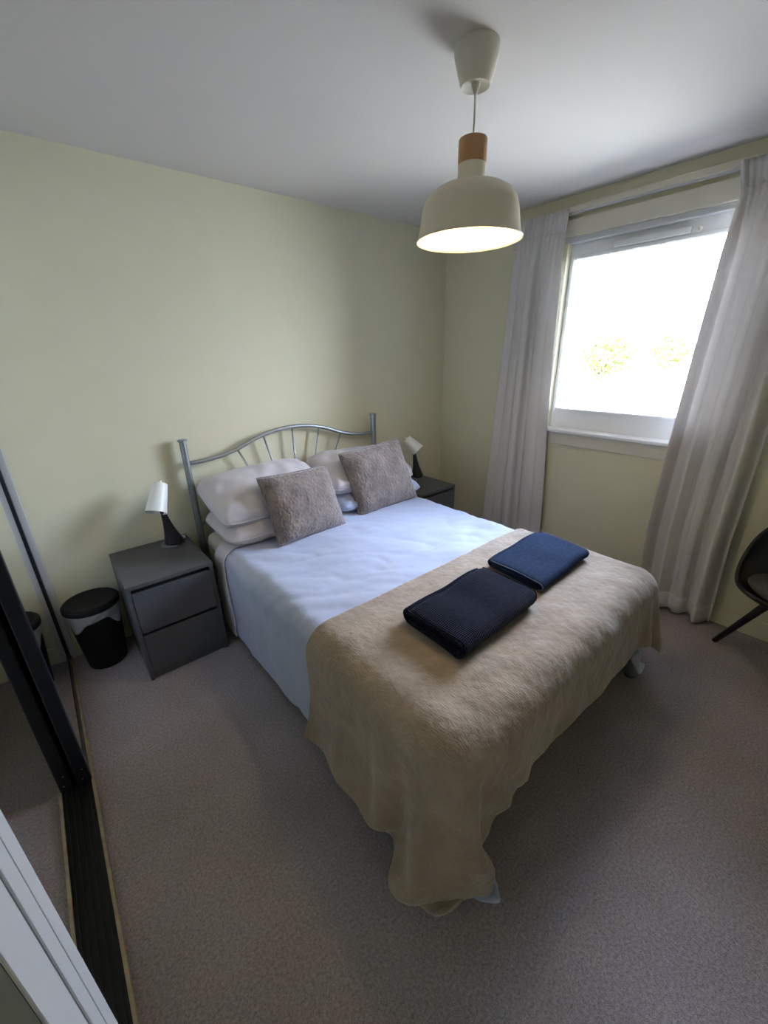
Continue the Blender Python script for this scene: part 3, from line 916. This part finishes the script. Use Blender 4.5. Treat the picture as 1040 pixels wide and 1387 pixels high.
# ------------------------------------------------------------------ bin
t = empty('waste_bin', (0.372, -0.150, 0.0), label='round black lidded waste bin with white liner between wardrobe and nightstand', cat='bin')
obj('body', lathe(BM(), [(0.088,0.0),(0.091,0.004),(0.119,0.345),(0.123,0.350)], seg=48), MT['bin'], t, angle=40)
obj('lid', lathe(BM(), [(0.124,0.350),(0.1285,0.352),(0.1285,0.372),(0.122,0.380),(0.110,0.3825),(0.104,0.380),(0.06,0.378),(0.01,0.378)], seg=48), MT['bin'], t, angle=40)
n = 96
Pl = np.zeros((n+1, 9, 3))
for i in range(n+1):
    a = 2*PI*i/n
    # hem depth varies round the rim: deep lobe to the front left, point to the front right
    dep = 0.035 + 0.055*math.exp(-((((math.degrees(a)-225+180) % 360)-180)/26)**2) + 0.060*math.exp(-((((math.degrees(a)-318+180) % 360)-180)/20)**2) + 0.008*math.sin(7*a)
    for j in range(9):
        s = j/8
        rr_ = 0.1265 - 0.004*s + 0.004*math.sin(11*a+3*s)*s
        Pl[i, j] = (rr_*math.cos(a), rr_*math.sin(a), 0.351 - dep*s)
grid_mesh('bin_liner', Pl, MT['liner'], t, solid=0.0008)

# ------------------------------------------------------------------ pendant lamp
pl = empty('pendant_lamp', (1.700, -1.470, H), label='beige dome pendant lamp with wooden collar hanging above the bed, lit', cat='lamp')
obj('ceiling_rose', lathe(BM(), [(0.066,-0.0),(0.069,-0.010),(0.067,-0.028),(0.050,-0.086),(0.044,-0.097),(0.038,-0.095),(0.020,-0.088)], seg=48), MT['rose'], pl, angle=50)
obj('cord_grip', lathe(BM(), [(0.013,-0.080),(0.012,-0.095),(0.005,-0.116)], seg=20), MT['rose'], pl, angle=50)
obj('cord', tube(BM(), [(0,0,-0.09),(0.001,0,-0.16),(0,0,-0.232)], 0.0030, 10), MT['rose'], pl, smooth=True)
obj('wood_collar', lathe(BM(), [(0.040,-0.224),(0.0445,-0.226),(0.046,-0.230),(0.046,-0.290),(0.045,-0.292)], seg=48), MT['beech'], pl, angle=40)
prof = [(0.0440,-0.291),(0.0450,-0.293),(0.0450,-0.340),(0.049,-0.346),(0.080,-0.350),(0.112,-0.358),(0.138,-0.373),(0.153,-0.394),(0.1610,-0.418),(0.1665,-0.455),(0.1715,-0.484),(0.1755,-0.498),(0.1800,-0.505)]
sh = obj('shade', lathe(BM(), prof, seg=72, cap0=True, cap1=False), MT['pendant'], pl, angle=60)
inn = [(r-0.003, z-0.002 if i < len(prof)-1 else z) for i, (r, z) in enumerate(prof)][3:]
obj('shade_lining', lathe(BM(), [(0.010, inn[0][1])] + inn, seg=72, cap0=True, cap1=False), MT['shade_inner'], sh, smooth=True)
lo = lathe(BM(), [(0.1765,-0.5045),(0.1780,-0.5065),(0.1803,-0.5060),(0.1808,-0.5040)], seg=72, cap0=False, cap1=False)
obj('shade_rim', lo, MT['pendant'], sh, smooth=True)
obj('lamp_socket', lathe(BM(), [(0.022,-0.348),(0.022,-0.378),(0.018,-0.380)], seg=24), MT['rose'], pl, angle=40)
obj('bulb', lathe(BM(), [(0.013,-0.380),(0.016,-0.392),(0.027,-0.412),(0.030,-0.430),(0.026,-0.448),(0.014,-0.459),(0.002,-0.462)], seg=28), MT['bulb'], pl, smooth=True)

# ------------------------------------------------------------------ curtains
def curtain(edgeL, edgeR, x0, folds, label, seed, zt=2.322, zb=0.018, amp=0.038, ny=220, nz_=64):
    """edgeL(z), edgeR(z) give the y of the curtain's two edges (L nearer the corner)"""
    yc = (edgeL(1)+edgeR(1))/2
    t = empty('curtain', (x0, yc, 0), label=label, cat='curtain', group='pale grey full length curtains')
    Pc = np.zeros((ny+1, nz_+1, 3))
    rnd = random.Random(seed)
    ph = [rnd.random()*6.28 for _ in range(8)]
    for j in range(nz_+1):
        s = j/nz_
        z = zt + (zb-zt)*s
        body = min(1, max(0, (s-0.045)/0.10))
        for i in range(ny+1):
            u = i/ny
            uw = u + 0.020*math.sin(2*PI*u*1.5+ph[0]) + 0.010*math.sin(2*PI*2.5*u+ph[1])*body + 0.006*math.sin(s*2+ph[2])*math.sin(PI*u)
            y = edgeL(z)*(1-u) + edgeR(z)*u
            yr = (edgeL(1.2)-edgeL(z))*0 
            y += 0.004*math.sin(2*PI*folds*2*uw + 1.0)*body
            head = 0.0055*math.sin(2*PI*folds*4.0*u+ph[3])
            a1 = amp*(0.75+0.35*math.sin(u*9+ph[4]))*(0.8+0.25*s)
            c = math.sin(2*PI*folds*uw + ph[5])
            big = a1*(abs(c)**0.75*(1 if c > 0 else -1))
            big += 0.0025*math.sin(2*PI*folds*2.3*uw + ph[6] + 0.5*s)*body
            x = head*(1-body) + big*body*0.92 + big*0.18*(1-body)
            pinch = 1 if s > 0.07 else 1
            Pc[i, j] = (-x - 0.004, y - yc, z)
    o = grid_mesh('fabric', Pc, MT['curtain'], t, subsurf=0, solid=0.0025, offset=0.0)
    # heading tape and hem stitched in lines
    Ph = Pc[:, :4].copy(); Ph[..., 0] -= 0.0025
    k1 = int(nz_*0.965)
    Pb = Pc[:, k1:].copy(); Pb[..., 0] -= 0.002
    grid_mesh('heading_tape', Ph, MT['curtain'], t, solid=0.003, offset=0.0)
    grid_mesh('hem', Pb, MT['curtain'], t, solid=0.004, offset=0.0)
    for k in range(7):
        yy = (edgeL(zt)*(1-(k+0.5)/7) + edgeR(zt)*((k+0.5)/7)) - yc
        obj('curtain_hook', tube(BM(), [(0.012, yy, zt-0.03), (0.014, yy, zt+0.0), (XR-x0-0.030, yy, zt-0.006)], 0.0022, 6), MT['shaded_white'], t)
    return t
def interp(tab):
    zs = [a for a, _ in tab][::-1]; vs = [b for _, b in tab][::-1]
    return lambda z: float(np.interp(z, zs, vs))
curtain(interp([(2.32,-0.700),(2.1,-0.690),(1.6,-0.665),(1.0,-0.630),(0.5,-0.60),(0.0,-0.585)]),
        interp([(2.32,-1.040),(2.1,-1.020),(1.6,-1.030),(1.0,-1.055),(0.5,-1.085),(0.0,-1.105)]),
        XR-0.075, 2.9, 'pale grey curtain hanging left of the window behind the bed corner', 3)
curtain(interp([(2.32,-1.840),(2.2,-1.870),(2.0,-1.865),(1.6,-1.850),(1.0,-1.830),(0.5,-1.822),(0.0,-1.850)]),
        interp([(2.32,-2.230),(1.6,-2.225),(1.0,-2.222),(0.5,-2.215),(0.0,-2.230)]),
        XR-0.085, 3.6, 'pale grey curtain hanging right of the window beside the black chair', 8, amp=0.046)
# pale lining edge of the left curtain, seen against the window
# ------------------------------------------------------------------ chair
ch = empty('tub_chair', (2.945, -2.610, 0.0), label='black tub chair with grey seat pad right of the window at the picture edge', cat='chair')
bm = BM()
nA, nR = 48, 12
A_ = 0.315; B2 = 0.245
Pn = np.zeros((nA+1, nR+1, 3))
for i in range(nA+1):
    a = 2*PI*i/nA
    # front of chair faces -x (a = pi)
    back = 0.5 + 0.5*math.cos(a)           # 1 at the back (+x), 0 at the front
    q_ = min(1, max(0, (back-0.30)/0.60)); rim = 0.450 + 0.285*(q_*q_*(3-2*q_))
    for j in range(nR+1):
        s = j/nR
        ang = s*PI/2
        rad = math.sin(ang)**0.7
        zz = 0.385 + (rim-0.385)*(1-math.cos(ang))**0.9
        Pn[i, j] = (B2*rad*math.cos(a), A_*rad*math.sin(a), zz)
sh = grid_mesh('shell', Pn, MT['chair_black'], ch, subsurf=1, solid=0.018, offset=0.0)
bm = lathe(BM(), [(0.02,0.415),(0.20,0.420),(0.250,0.435),(0.262,0.452),(0.250,0.468),(0.20,0.478),(0.02,0.480)], seg=48, sx=1.02, sy=0.86)
pad = obj('seat_pad', bm, MT['chair_pad'], ch, smooth=True)
pad.rotation_euler = (0, 0, 0)
for fx, fy in ((0.055, 0.320), (-0.290, -0.02), (-0.02, -0.320), (0.22, -0.04)):
    obj('leg', tube(BM(), [(fx, fy, 0.0), (fx*0.42, fy*0.42, 0.40)], [0.013, 0.021], 14), MT['chair_black'], ch, smooth=True)
obj('under_frame', lathe(BM(), [(0.14,0.375),(0.15,0.380),(0.15,0.400),(0.13,0.405)], seg=28), MT['chair_black'], ch, angle=40)
